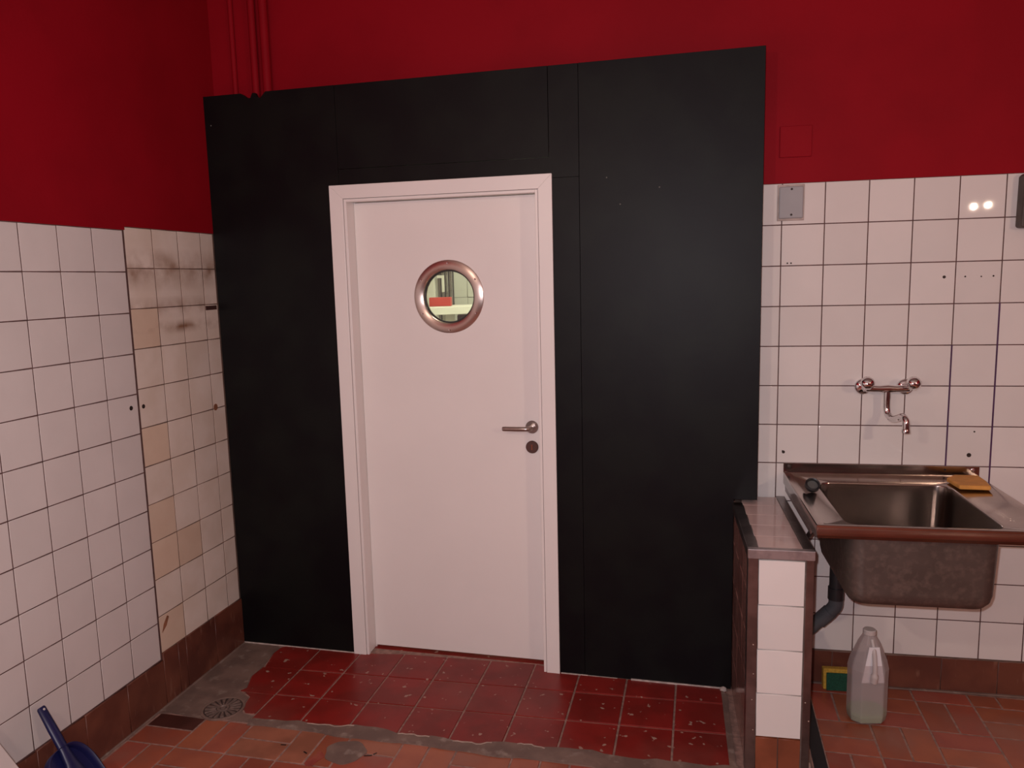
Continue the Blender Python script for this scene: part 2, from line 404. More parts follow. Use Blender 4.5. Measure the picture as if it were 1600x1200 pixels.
pts = [(.838 + (.072 + .004 * sin(3 * a) + .003 * sin(7 * a)) * cos(a), 2.292 + (.066 + .004 * cos(5 * a)) * sin(a)) for a in [2 * pi * k / 40 for k in range(40)]]
poly('cement_patch', pts, -.008, .0022, CEMENT)
pts = [(.752 + .020 * cos(a) + .008 * sin(3 * a), 2.235 + .045 * sin(a) + .006 * cos(4 * a)) for a in [2 * pi * k / 20 for k in range(20)]]
poly('red_paint_spot', pts, -.004, .0012, mat('red_paint_spill', (0.27, 0.045, 0.035), .5, col2=(0.33, 0.08, 0.05), scale=25), floor)
for (x, y, l, a) in ((.60, 2.288, .020, .1), (.70, 2.262, .018, -.5), (.925, 2.29, .028, .3), (.945, 2.305, .014, .9)):
    build('floor_crack', bx(-l / 2, l / 2, -.0025, .0025, 0, .0006), DARKM, floor, loc=(x, y, .0008), rot=(0, 0, a))

# channel and crumbling cement at the foot of the pier on the sink side
poly('cement_strip', [(2.36, 1.2), (2.412, 1.2), (2.412, 2.95), (2.36, 2.95)], -.012, -.001, CEMENT)
poly('floor_channel', [(2.412, 1.2), (2.458, 1.2), (2.462, 3.05), (2.446, 3.09), (2.418, 2.9)], -.012, .0005, BLACKP)
bm = bmesh.new()
random.seed(3)
for k in range(16):
    x, y = random.uniform(2.384, 2.408), 2.30 + random.random() * .32
    s_ = random.uniform(.004, .010); vs = box(bm, x - s_, x + s_, y - s_ * .8, y + s_ * .8, -.004, s_ * .7)
build('cement_crumb', bm, CEMENT_L, floor)
poly('cement_strip', [(2.146, 2.40), (2.168, 2.40), (2.150, 2.93), (2.128, 2.96)], -.012, .006, CEMENT)

# cast floor drain cover (lies in the cement by the left wall)
drn = empty('floor_drain', (.243, 2.456, .0015)); tag(drn, 'round cast floor drain cover with radial slots set in grey cement', 'drain')
build('rim', torus_prof([(.083, -.002), (.083, .003), (.078, .0045), (.073, .003), (.073, -.002)], 40, 'z'), CEMENT, drn, smooth=True)
build('cover_plate', lathe([(.0735, -.002), (.0735, .0006), (.001, .0006)], 40), mat('dark_cast_drain', (0.085, 0.055, 0.048), .5, .3, var=.3, scale=40), drn)
CASTM = mat('worn_cast_metal', (0.235, 0.165, 0.14), .5, .3, var=.3, scale=60)
ribs = bmesh.new(); v8 = box(ribs, .026, .068, -.0034, .0034, 0, .004)
for q in v8:
    if q.co.x > .05: q.co.y *= 2.1
rb = build('rib', ribs, CASTM, drn, bevel=.001, seg=1)
for k in range(1, 18):
    share('rib', rb.data, drn, (0, 0, 0), (0, 0, 2 * pi * k / 18)).modifiers.new('bevel', 'BEVEL').width = .001
build('hub_ring', torus_prof([(.024, 0), (.023, .005), (.015, .005), (.013, 0)], 28, 'z'), CASTM, drn, smooth=True)
build('hub', lathe([(.010, 0), (.009, .0035), (.001, .004)], 20), CASTM, drn, smooth=True)

# ------------------------------------------------------------------ left wall
wl = empty('wall_left'); tag(wl, kind='structure')
build('wall_core', bx(-.3, -.008, YK - .1, 3.7, 0, ZT), CEMENT, wl)
bm = bmesh.new(); box(bm, -.008, .001, YK, 2.445, 1.842, ZT); box(bm, -.008, .001, 2.445, 3.06, 1.8545, ZT)
build('red_plaster', bm, RED, wl)
build('grout_bed', bx(-.008, .0008, YK, 2.438, .185, 1.842), GROUT_W, wl)
build('grout_bed', bx(-.010, -.0028, 2.4405, 3.06, .2, 1.855), GROUT_OLD, wl)
R90 = radians(90)
PL = .149
def lt(y0, y1, z0, z1, m, x, g, d, jit=.002):
    w_, h_ = y1 - y0 - g, z1 - z0 - g
    me = tm(round(w_, 4), round(h_, 4), d, m)
    return share('tile', me, wl, (x, (y0 + y1) / 2, (z0 + z1) / 2), (random.uniform(-jit, jit), 0, R90 + random.uniform(-jit, jit)))
for c in range(-9, 3):
    for r in range(11):
        z1 = 1.8408 - .15 * r
        lt(1.9844 + PL * c, 1.9844 + PL * (c + 1), z1 - .15, z1, TILE_L, -.006, .0025, .008)
bm = bmesh.new()
for c in range(-33, -9):
    for r in range(11):
        y = 1.9844 + PL * c; z1 = 1.8408 - .15 * r
        if y < YK: continue
        box(bm, -.006, .002, y + .0016, y + PL - .0016, z1 - .1484, z1 - .0016)
tag(build('tile', bm, TILE_L, wl), kind='stuff')
yc = [2.4425, 2.5905, 2.7395, 2.8865, 2.974]
yel = {(6, 0), (8, 0), (9, 0), (9, 1), (2, 0), (11, 0)}
for r in range(11):
    z1 = 1.8535 - .1494 * r
    for c in range(4):
        m = TILE_YEL if (r, c) in {(5, 0), (7, 0), (8, 0), (8, 1), (2, 0), (10, 0)} else TILE_OLD
        thin = .0024 if r not in (7,) else .0012
        lt(yc[c], yc[c + 1], z1 - .1494, z1, m, -.0085, thin, .0065, .003)
# chipped spots, old screw holes
def wall_dot(name, y, z, r, m, x=.0022, parent=None):
    bm = lathe([(r, -.003), (r, .0004), (r * .6, .0008)], 12, 'x'); return build(name, bm, m, parent or wl, loc=(x, y, z), smooth=True)
build('rosette_hole', lathe([(.0095, -.002), (.008, .0012), (.004, .0005)], 14, 'x'), DARKM, wl, loc=(.0022, 2.394, 1.194))
build('rosette_hole', lathe([(.0095, -.002), (.008, .0012), (.004, .0005)], 14, 'x'), DARKM, wl, loc=(-.0022, 2.464, 1.189))
build('chipped_gap', bx(-.006, -.0015, 2.889, 2.966, 1.531, 1.549), mat('bare_brown_wall', (.07, .02, .015), .8, var=.3), wl)
build('rust_spot', lathe([(.016, 0), (.010, .001)], 14, 'x'), RUST, wl, loc=(-.0022, 2.905, 1.112))
build('rust_spot', prism([(0, 0), (.028, .02), (.045, .05), (.035, .058), (.012, .032)], .0008, 'x'), RUST, wl, loc=(-.0021, 2.455, .290))
# base tiles of the left wall
bl = empty('baseboard_left'); tag(bl, kind='structure')
build('grout_bed', bx(-.008, .0, YK, 3.03, 0, .184), GROUT_OLD, bl)
build('grout_bed', bx(-.008, .0, 2.44, 3.03, .184, .212), GROUT_OLD, bl)
ys = [2.4375 - .2 * k for k in range(0, 12)]
for y in ys:
    me = tm(.1975, .186, .009, BASE, .0015); share('base_tile', me, bl, (-.001, y - .1, .095), (0, 0, R90 + random.uniform(-.004, .004)))
for (a, b) in ((2.4405, 2.525), (2.528, 2.575), (2.577, 2.77), (2.773, 2.974)):
    me = tm(round(b - a, 4), .213, .008, BASE, .0015); share('base_tile', me, bl, (-.001, (a + b) / 2, .108), (0, 0, R90 + random.uniform(-.006, .006)))
bm = bmesh.new(); box(bm, 0, .0155, YK, 2.974, -.001, .005); build('mortar_fillet', bm, CEMENT, bl, bevel=.003, seg=1)

# ------------------------------------------------------------------ back wall
wb = empty('wall_back'); tag(wb, kind='structure')
YBL = 3.056   # plastered part left of x=2.25
bm = bmesh.new()
def plan(bm, x0, x1, z0, z1):
    f = lambda x: YBL + .0166 * x
    A = [(x0, f(x0)), (x1, f(x1)), (x1, 3.30), (x0, 3.30)]
    v = [bm.verts.new((a, b, z)) for z in (z0, z1) for a, b in A]
    for q in ((0, 1, 2, 3), (7, 6, 5, 4), (0, 4, 5, 1), (1, 5, 6, 2), (2, 6, 7, 3), (3, 7, 4, 0)): bm.faces.new([v[i] for i in q])
plan(bm, -.01, .50, 0, 2.15); plan(bm, 1.53, 2.245, 0, 2.15); plan(bm, -.01, 2.245, 2.15, ZT)
build('red_plaster', bm, RED, wb)
build('red_plaster', bx(2.242, 5.2, .004, .25, 1.9585, ZT), RED, wb, loc=(0, YB0, 0), rot=(0, 0, AB))
build('wall_core', bx(2.14, 5.2, .012, .25, 0, 1.96), CEMENT, wb, loc=(0, YB0, 0), rot=(0, 0, AB))
build('grout_bed', bx(2.14, 5.2, .0013, .012, .13, 1.9585), GROUT_W, wb, loc=(0, YB0, 0), rot=(0, 0, AB))
PR = .1516
tot = 0
for c in range(-1, 17):
    for r in range(12):
        if c <= -1 and r > 8: continue
        z1 = 1.9585 - PR * r; t0 = 2.3314 + PR * c
        me = tm(.1489, .1489, .009, TILE, .0024)
        p = WP(t0 + PR / 2, -.009, z1 - PR / 2)
        j = 0 if (r == 0) else .0022
        share('tile', me, wb, p, (random.uniform(-j, j), 0, AB + random.uniform(-j, j))); tot += 1
# thicker purple joints
for (c, r0, r1) in ((5, 3, 8), (4, 4, 7)):
    t0 = 2.3314 + PR * c
    build('joint_filler', bx(-.0026, .0026, -.0012, .003, 1.9585 - PR * r1, 1.9585 - PR * r0), PURPLE, wb, loc=WP(t0, 0, 0), rot=(0, 0, AB))
def bdot(t, z, r, name='screw_hole', m=DARKM):
    build(name, lathe([(r, .004), (r, -.0012), (r * .6, -.0006)], 12, 'y'), m, wb, loc=WP(t, 0, z), rot=(0, 0, AB))
for t, z, r in ((2.9, 1.601, .0055), (2.97, 1.601, .003), (3.023, 1.6, .0025), (3.063, 1.601, .003), (2.357, .941, .006), (3.016, .941, .008), (2.354, .945, .003), (3.03, 1.03, .003), (2.355, 1.665, .003), (2.368, 1.665, .003), (2.41, .79, .011)): bdot(t, z, r)
# small paint patch covering an old box, on the red wall
build('painted_cover', bx(-.056, .056, -.0028, .006, -.0555, .0555), RED, wb, loc=WP(2.3745, 0, 2.107), rot=(0, 0, AB), bevel=.002)
# base tiles under the sink
bb = empty('baseboard_back'); tag(bb, kind='structure')
build('grout_bed', bx(2.35, 5.0, .0, .012, 0, .139), GROUT_OLD, bb, loc=(0, YB0, 0), rot=(0, 0, AB))
t = 2.36
for k in range(13):
    me = tm(.1975, .134, .010, BASE, .0015); share('base_tile', me, bb, WP(t + .1 + .2 * k, -.006, .069), (random.uniform(-.006, .006), 0, AB))
bm = bmesh.new(); box(bm, 2.36, 5.0, -.016, .0, -.001, .006); build('mortar_fillet', bm, CEMENT, bb, loc=(0, YB0, 0), rot=(0, 0, AB), bevel=.003, seg=1)
build('mortar_fillet', bx(2.36, 5.0, -.003, .002, .1335, .1405), GROUT_OLD, bb, loc=(0, YB0, 0), rot=(0, 0, AB))

# ------------------------------------------------------------------ the rest of the room, behind the camera
def plainwall(name, x0, x1, y0, y1):
    o = empty(name); tag(o, kind='structure')
    build('red_plaster', bx(x0, x1, y0, y1, 1.95, ZT), RED, o)
    build('painted_dado', bx(x0, x1, y0, y1, 0, 1.95), DADO, o)
plainwall('wall_right', XR, XR + .1, YK, 3.4)
plainwall('wall_front', -.01, XR, YK - .1, YK)

# ------------------------------------------------------------------ black partition (wall_partition)
wp = empty('wall_partition'); tag(wp, kind='structure')
DX0, DX1, DZ = .5573, 1.482, 2.026
def panel(pts, th=.018, y=YP, name='panel'):
    ox = sum(p[0] for p in pts) / len(pts); oz = sum(p[1] for p in pts) / len(pts)
    return build(name, prism([(a - ox, b - oz) for a, b in pts], th, 'y', 0), BLACK, wp, loc=(ox, y, oz), bevel=.0006, seg=1)
NT = 2.4185
def notch(cx, r, n=6): return [(cx + r * cos(pi - pi * k / n) * -1 * -1, NT - .012 - r * sin(pi * k / n)) for k in range(n + 1)]
top_left = [(.002, .004), (.56, .004), (.5985, .004), (.5985, NT)]
# outline of left sheet with notches for the two pipes (at x .212 and .266)
pts = [(.002, .004), (DX0 + .02, .004), (DX0 + .02, 2.010), (.5985, 2.010), (.5985, NT + .0005)]
pts += [(.292, NT), (.283, NT - .009), (.268, NT - .024), (.252, NT - .017), (.245, NT - .002), (.232, NT - .002), (.222, NT - .021), (.208, NT - .02), (.190, NT - .006), (.178, NT), (.002, NT)]
panel(pts)
panel([(.600, 2.0905), (1.4700, 2.0880), (1.4700, NT + .001), (.600, NT)])
panel([(.600, 2.010), (1.5855, 2.010), (1.5855, NT + .001), (1.4715, NT + .001), (1.4715, 2.0865), (.600, 2.0890)], th=.0172, y=YP + .0008)
panel([(DX1 - .02, .004), (1.5855, .004), (1.5855, 2.0095), (DX1 - .02, 2.0095)], th=.0172, y=YP + .0008)
panel([(1.5867, .004), (2.1660, .004), (2.1660, .778), (2.2515, .778), (2.2515, 2.4215), (1.5867, NT + .001)])
# returns and studs behind the boards
build('side_return', bx(2.2335, 2.2513, YP + .018, 3.082, .779, 2.42), BLACK, wp)
for x in (.02, .49, 1.54, 2.07):
    build('stud', bx(x - .018, x + .018, YP + .019, YBL, 0, 2.35), mat('stud_wood', (.4, .26, .15), .7, var=.2), wp)
# white sealant line along the foot
SEAL = mat('white_sealant', (0.62, 0.52, 0.47), .6, var=.3, scale=40)
for (a, b, h) in ((.004, .555, .0035), (1.486, 1.60, .003), (1.60, 1.72, .002), (1.775, 2.13, .006)):
    build('sealant_bead', bx(a, b, YP - .006, YP + .002, .001, .002 + h), SEAL, wp, bevel=.001, seg=1)
build('sealant_bead', lathe([(.014, 0), (.012, .008), (.004, .013)], 10), SEAL, wp, loc=(2.137, YP - .012, .004), smooth=True)
for (x, z) in ((1.74, 1.90), (1.885, 1.955), (1.69, 2.00), (.03, 2.30)):
    build('paint_fleck', lathe([(.003, 0), (.002, -.0006)], 8, 'y'), mat('paint_fleck', (.10, .10, .085), .6), wp, loc=(x, YP, z))

# red pipes in the corner behind the partition top
def vpipe(x, y, r, label):
    o = build('pipe', tube([(x, y, 2.02), (x, y, 2.6), (x, y, ZT - .001)], r, 16), RED, smooth=True)
    tag(o, label, 'pipe', kind='thing'); return o
vpipe(.270, YBL - .020, .0190, 'thick red-painted vertical pipe, right one of the corner pair')
vpipe(.214, YBL - .016, .0155, 'red-painted vertical pipe, left one of the corner pair')
vpipe(.112, YBL - .008, .0110, 'thin red-painted conduit nearest the left wall corner')

# ------------------------------------------------------------------ door
YD = 3.05
d = empty('door_1', (0, 0, 0)); tag(d, kind='structure')
YC = YP - .009
def casing(pts, th=.020):
    ox = sum(p[0] for p in pts) / len(pts); oz = sum(p[1] for p in pts) / len(pts)
    return build('casing', prism([(a - ox, b - oz) for a, b in pts], th, 'y', 0), DOORW, d, loc=(ox, YC, oz), bevel=.0015)
IX0, IX1, IZ = .6155, 1.4275, 1.9715
casing([(DX0, .001), (IX0, .001), (IX0, IZ), (DX0, DZ)])
casing([(IX1, .001), (DX1, .001), (DX1, DZ), (IX1, IZ)])
casing([(DX0, DZ), (DX1, DZ), (IX1, IZ), (IX0, IZ)])
# inner rim bead, jambs, stop
bm = bmesh.new(); e = .013
box(bm, IX0 + .002, IX0 + e, YC + .004, YC + .02, .001, IZ - .002); box(bm, IX1 - e, IX1 - .002, YC + .004, YC + .02, .001, IZ - .002); box(bm, IX0 + e, IX1 - e, YC + .004, YC + .02, IZ - e, IZ - .002)
build('frame_bead', bm, DOORW, d, bevel=.0015)
J0, J1, JZ = IX0 + .009, IX1 - .009, IZ - .009
build('jamb', bx(J0 - .02, J0, YC + .018, 3.29, .001, JZ), DOORW, d, bevel=.001)
build('jamb', bx(J1, J1 + .02, YC + .018, 3.29, .001, JZ), DOORW, d, bevel=.001)
build('jamb', bx(J0 - .02, J1 + .02, YC + .018, 3.29, JZ, JZ + .02), DOORW, d, bevel=.001)
build('door_stop', bx(J0, J0 + .004, YD + .004, YD + .055, .001, JZ), DOORW, d)
# leaf with a round hole
PX, PZ, PRI = 1.0285, 1.5655, .112
L0, L1, LZ0, LZ1 = J0 + .003, J1 - .003, .012, JZ - .003
def leaf():
    bm = bmesh.new(); A = sorted([2 * pi * k / 64 for k in range(64)] + [math.atan2(z - PZ, x - PX) % (2 * pi) for x in (L0, L1) for z in (LZ0, LZ1)])
    def rect(a):
        c, s = cos(a), sin(a); t = 9
        if c > 1e-9: t = min(t, (L1 - PX) / c)
        if c < -1e-9: t = min(t, (L0 - PX) / c)
        if s > 1e-9: t = min(t, (LZ1 - PZ) / s)
        if s < -1e-9: t = min(t, (LZ0 - PZ) / s)
        return PX + c * t, PZ + s * t
    V = []
    for a in A:
        x, z = rect(a)
        V.append([bm.verts.new(q) for q in ((PX + PRI * cos(a), YD, PZ + PRI * sin(a)), (x, YD, z), (x, YD + .04, z), (PX + PRI * cos(a), YD + .04, PZ + PRI * sin(a)))])
    n = len(V)
    for i in range(n):
        P, Q = V[i], V[(i + 1) % n]
        for k in range(4): bm.faces.new((P[k], P[(k + 1) % 4], Q[(k + 1) % 4], Q[k]))
    return bm
lf = build('door_leaf', leaf(), DOORW, d)
def ring(y, s):
    return torus_prof([(.150, 0), (.1495, -.0042 * s), (.147, -.0062 * s), (.130, -.0072 * s), (.114, -.0066 * s), (.110, -.004 * s), (.1085, .018 * s), (.112, .018 * s), (.1125, 0)], 72, 'y')
rg = build('porthole_ring', ring(0, 1), RING, d, loc=(PX, YD, PZ), smooth=True); tag(rg, 'round brushed metal porthole ring')
for k in range(6):
    a = pi / 2 + k * pi / 3
    build('screw', lathe([(.0042, 0), (.0036, -.0018), (.0012, -.0021), (.001, -.001)], 12, 'y'), CHROME, rg, loc=(.1335 * cos(a), -.0070, .1375 * sin(a)), smooth=True)
build('porthole_ring', ring(0, -1), RING, d, loc=(PX, YD + .04, PZ), smooth=True)
build('gasket', torus_prof([(.1085, .010), (.1085, .016), (.103, .016), (.103, .010)], 60, 'y'), BLACKP, d, loc=(PX, YD, PZ))
build('glass', lathe([(.1085, .017), (.1085, .021)], 64, 'y'), GLASS, d, loc=(PX, YD, PZ))
HX, HZ = 1.368, 1.027
ro = build('handle_rosette', lathe([(.0265, 0), (.0265, -.006), (.0245, -.008), (.012, -.008)], 40, 'y'), STEEL_H, d, loc=(HX, YD, HZ), smooth=True)
pth = smoothpath([(0, -.006, 0), (0, -.032, 0), (-.004, -.046, 0), (-.020, -.053, 0), (-.060, -.053, -.0005), (-.113, -.050, -.001)], 6)
build('door_handle', tube(pth, [.0105] * 8 + [.0098] * (len(pth) - 9) + [.0085], 16), STEEL_H, d, loc=(HX, YD, HZ), smooth=True)
build('lock_rosette', lathe([(.0262, 0), (.0262, -.006), (.0245, -.008), (.001, -.008)], 40, 'y'), mat('dull_lock_steel', (.16, .10, .09), .4, 1.0, var=.1), d, loc=(HX - .001, YD, .943), smooth=True)
build('keyhole', prism([(.0035 * cos(a), .006 + .0042 * sin(a)) for a in [pi * k / 8 - .3 for k in range(9)]] + [(-.0022, 0), (-.003, -.013), (.0030, -.013), (.0022, 0)], .001, 'y'), CHROME, d, loc=(HX - .001, YD - .0092, .944))

# ------------------------------------------------------------------ room behind the door, seen through the porthole
wk = empty('wall_kitchen'); tag(wk, kind='structure')
bm = bmesh.new()
box(bm, -1.0, 2.9, 5.20, 5.3, 0, 2.6); box(bm, -1.1, -1.0, 3.3, 5.3, 0, 2.6); box(bm, 2.9, 3.0, 3.42, 5.3, 0, 2.6); box(bm, -1.1, 3.0, 3.30, 5.3, 2.6, 2.7); box(bm, -1.1, 3.0, 3.30, 5.3, -.1, 0)
box(bm, -1.1, .50, 3.301, 3.32, 0, 2.6); box(bm, 1.53, 2.9, 3.32, 3.42, 0, 2.6); box(bm, .5, 1.53, 3.301, 3.32, 2.15, 2.6)
build('plaster', bm, KWHITE, wk)
build('grout_bed', bx(.30, 1.6, 5.194, 5.20, .9, 2.2), mat('pale_grout', (.30, .28, .24), .8), wk)
KT = mat('back_room_tile', (0.76, 0.75, 0.68), 0.15, var=.03, rand=.05)
for i in range(8):
    for j in range(6):
        share('tile', tm(.1465, .1965, .006, KT), wk, (.385 + .15 * i, 5.194, 1.18 + .2 * j + .03), (0, 0, 0))
sh = build('shelf', bx(-.55, .55, -.16, .16, -.045, 0), KWHITE, loc=(.58, 4.42, 1.462), rot=(0, 0, .62), bevel=.002)
sh.location = (.62, 4.52, 1.478)
tag(sh, 'thick white shelf board behind the porthole glass', 'shelf')
su = build('shelf_post', bx(-.03, .03, -.03, .03, 0, 1.43), KWHITE, loc=(.545, 4.50, 0), rot=(0, 0, .62)); tag(su, 'white upright post under the shelf behind the glass', 'post')
# items on the shelf
rbx = build('box', bx(-.064, .064, -.05, .05, 0, .052), KRED, loc=(.515, 4.45, 1.479), rot=(0, 0, .22), bevel=.002); tag(rbx, 'small red box lying on the white shelf behind the porthole', 'box')
b2 = build('packet', bx(-.030, .030, -.02, .02, 0, .022), mat('tan_card', (.28, .24, .13), .6), loc=(.735, 4.60, 1.479), rot=(0, 0, .3), bevel=.001); tag(b2, 'flat tan packet on the white shelf right of the red box', 'packet')
b3 = build('packet', bx(-.016, .016, -.015, .015, 0, .022), mat('dark_card', (.06, .05, .03), .6), loc=(.795, 4.62, 1.479), rot=(0, 0, .3), bevel=.001); tag(b3, 'small dark packet at the right end of the shelf', 'packet')
cs = build('case', bx(-.13, .05, -.05, .05, 0, .17), KDARK, loc=(.66, 4.74, 1.245), rot=(0, 0, .3), bevel=.01); tag(cs, 'dark red case below the white shelf behind the porthole', 'case')
st = empty('cabinet', (.66, 4.74, .001)); tag(st, 'white low cabinet under the dark red case behind the door', 'cabinet')
build('cabinet_body', bx(-.25, .25, -.12, .12, .0, 1.243), KWHITE, st)
# ribbed steel sheet and white pipe
sp_ = empty('steel_sheet', (.375, 4.96, 1.1)); tag(sp_, 'ribbed shiny steel sheet behind the red box', 'panel')
build('backing', bx(-.05, .060, 0, .01, 0, 1.1), mat('sheet_dark', (.10, .10, .09), .4, .8), sp_)
for k in range(4):
    build('rib', bx(-.048 + .028 * k, -.030 + .028 * k, -.012, 0, 0, 1.1), KGREY, sp_, bevel=.003)
hp = build('bracket', prism([(0, 0), (.045, 0), (.045, -.11), (.032, -.11), (.032, -.018), (0, -.018)], .02, 'y'), KWHITE, loc=(.340, 4.90, 1.665)); tag(hp, 'white angled bracket hanging in front of the ribbed sheet', 'bracket')
hc = build('cupboard', bx(-.14, .08, -.1, .1, 0, 2.2), KWHITE, loc=(.235, 5.02, .002), bevel=.004); tag(hc, 'narrow white cupboard left of the ribbed steel sheet', 'cupboard')

# ================================================================== PIER (low tiled wall end)
TP = .765
pier = empty('half_wall', WP(2.262, 0, 0), AB); tag(pier, 'low half wall tiled white with steel edge trims beside the sink', 'half wall', kind='thing')
# local frame: x right, y towards wall (0 = wall face), front at y=-FD
FD = .625; HW = .1
build('wall_core', bx(-HW + .012, HW - .010, -FD + .012, -.001, 0, TP - .012), CEMENT, pier)
for i in range(4):
    z0 = .127 + .1508 * i
    share('tile', tm(.139, .1475, .010, TILE, .002), pier, (.003, -FD + .012, z0 + .0754), (0, 0, random.uniform(-.002, .002)))
for s, wd in ((-1, .068), (1, .068)):
    share('base_tile', tm(wd, .120, .010, mat('orange_base_tile', (.27, .075, .035), .35, var=.25, scale=9, rand=.2), .0015), pier, (.003 + s * .0355, -FD + .012, .0635), (0, 0, 0))
# ledge tiles on top
for k in range(5):
    y1 = -FD + .022 + .1185 * (k + 1)
    share('ledge_tile', tm(.135, .1165, .008, TOPTILE, .0015), pier, (.002, y1 - .0592, TP - .0105), (radians(-90), 0, 0))
# side faces
for k in range(4):
    for r in range(5):
        share('side_tile', tm(.149, .1485, .008, BROWNSTRIPE, .0012), pier, (-HW + .0115, -FD + .03 + .1505 * (k + .5), .006 + .1505 * (r + .5)), (random.uniform(-.002, .002), 0, radians(-90)))
        share('side_tile', tm(.149, .1485, .008, TILE, .0012), pier, (HW - .0095, -FD + .02 + .1505 * (k + .5), .006 + .1505 * (r + .5)), (0, 0, radians(90)))
# steel angles
def angle(name, pts, z0, z1, bev=.0012):
    return build(name, prism(pts, z1 - z0, 'z', z0), STEEL_A, pier, bevel=bev, seg=2)
T = .003
x = -HW
angle('edge_trim', [(x, -FD), (x + .031, -FD), (x + .031, -FD + T), (x + T, -FD + T), (x + T, -FD + .040), (x, -FD + .040)], 0, TP - .027)
x = HW
angle('edge_trim', [(x, -FD), (x, -FD + .030), (x - T, -FD + .030), (x - T, -FD + T), (x - .024, -FD + T), (x - .024, -FD)], 0, TP - .027)
# cap angles around the top
def capx(x0, x1, y0, y1):
    bm = bmesh.new(); box(bm, x0, x1, y0, y1, TP - .003, TP); return bm
bm = bmesh.new(); box(bm, -HW - .001, HW + .001, -FD - .003, -FD, TP - .030, TP); box(bm, -HW - .001, HW + .001, -FD, -FD + .022, TP - .003, TP)
build('cap_trim', bm, mat('scuffed_trim_steel', (0.46, 0.40, 0.40), .38, .75, var=.25, scale=25), pier, bevel=.001)
bm = bmesh.new(); box(bm, -HW - .003, -HW, -FD - .001, -.105, TP - .028, TP - .0002); box(bm, -HW, -HW + .033, -FD + .022, -.105, TP - .003, TP - .0002)
build('cap_trim', bm, STEEL_A, pier, bevel=.001)
bm = bmesh.new(); box(bm, HW, HW + .003, -FD - .001, -.002, TP - .028, TP - .0002); box(bm, HW - .030, HW, -FD + .022, -.002, TP - .003, TP - .0002)
build('cap_trim', bm, STEEL_A, pier, bevel=.001)
for (xx, z) in ((-HW + .022, .345), (-HW + .019, .255), (-HW + .024, .15), (HW - .016, .258), (HW - .004, .195), (-HW + .020, .445)):
    build('plaster_fleck', lathe([(.0025, 0), (.0015, -.0012)], 8, 'y'), CEMENT_L, pier, loc=(xx, -FD, z))

# ================================================================== SINK
sk = empty('sink', WP(2.706, 0, 0), AB); tag(sk, 'square stainless steel utility sink with deep bowl fixed to the tiles', 'sink')
SW = .348; ZS = .862; SD = .655      # half width, rim height, depth; local y = -v
Y = lambda v: -v
# deck with opening: ring of quads between outer rect and bowl opening (rounded)
def rrect(x0, x1, y0, y1, r, n=6):
    P = []
    for cx, cy, a0 in ((x1 - r, y1 - r, 0), (x0 + r, y1 - r, pi / 2), (x0 + r, y0 + r, pi), (x1 - r, y0 + r, 1.5 * pi)):
        for k in range(n + 1):
            a = a0 + pi / 2 * k / n; P.append((cx + r * cos(a), cy + r * sin(a)))
    return P
BX0, BX1, BV0, BV1 = -.248, .200, .118, .617      # bowl opening
def loops(bm, Ls):
    V = [[bm.verts.new(p) for p in l] for l in Ls]
    for A, B in zip(V, V[1:]):
        n = len(A)
        for k in range(n): bm.faces.new((A[k], A[(k + 1) % n], B[(k + 1) % n], B[k]))
    return V
def P3(l, z): return [(a, b, z) for a, b in l]
x0, x1, y0, y1 = -SW, SW, -SD, -.003
bm = bmesh.new()
oR = rrect(x0, x1, y0, y1, .004)
L = [P3(rrect(x0, x1, y0, y1, .004), ZS - .042), P3(oR, ZS - .002), P3(rrect(x0 + .002, x1 - .002, y0 + .002, y1 - .002, .004), ZS),
     P3(rrect(x0 + .024, x1 - .024, y0 + .016, y1 - .020, .01), ZS), P3(rrect(x0 + .034, x1 - .034, y0 + .022, y1 - .030, .014), ZS - .006),
     P3(rrect(BX0 - .006, BX1 + .006, -BV1 - .006, -BV0 + .006, .052), ZS - .007), P3(rrect(BX0, BX1, -BV1, -BV0, .048), ZS - .012)]
loops(bm, L)
bmesh.ops.recalc_face_normals(bm, faces=bm.faces)
o = build('deck', bm, STEEL, sk, smooth=True)
md = o.modifiers.new('s', 'SOLIDIFY'); md.thickness = .0012
# bowl
BH = .268; zb = ZS - .012 - BH
bm = bmesh.new()
L = [P3(rrect(BX0, BX1, -BV1, -BV0, .048), ZS - .012)]
for (f, ins, dz) in ((.0, .004, .03), (.0, .010, .218), (.0, .015, .243), (.0, .026, .260), (.0, .045, .2675)):
    L.append(P3(rrect(BX0 + ins, BX1 - ins, -BV1 + ins, -BV0 - ins, .048 if ins < .03 else .04), ZS - .012 - dz))
V = loops(bm, L); bm.faces.new(V[-1])
o = build('bowl', bm, STEEL_B, sk, smooth=True)
md = o.modifiers.new('s', 'SOLIDIFY'); md.thickness = .0015; md.offset = 1
# inner lining is cleaner steel
bm = bmesh.new()
L = []
for (ins, dz) in ((.0005, .0), (.0045, .03), (.0105, .216), (.0155, .241), (.0265, .258), (.0455, .265)):
    L.append(P3(rrect(BX0 + ins, BX1 - ins, -BV1 + ins, -BV0 - ins, .048 if ins < .03 else .04), ZS - .012 - dz))
V = loops(bm, L); bm.faces.new(V[-1])
build('bowl_lining', bm, mat('bowl_inner_steel', (.36, .31, .28), .17, 1.0, var=.2, scale=12), sk, smooth=True)
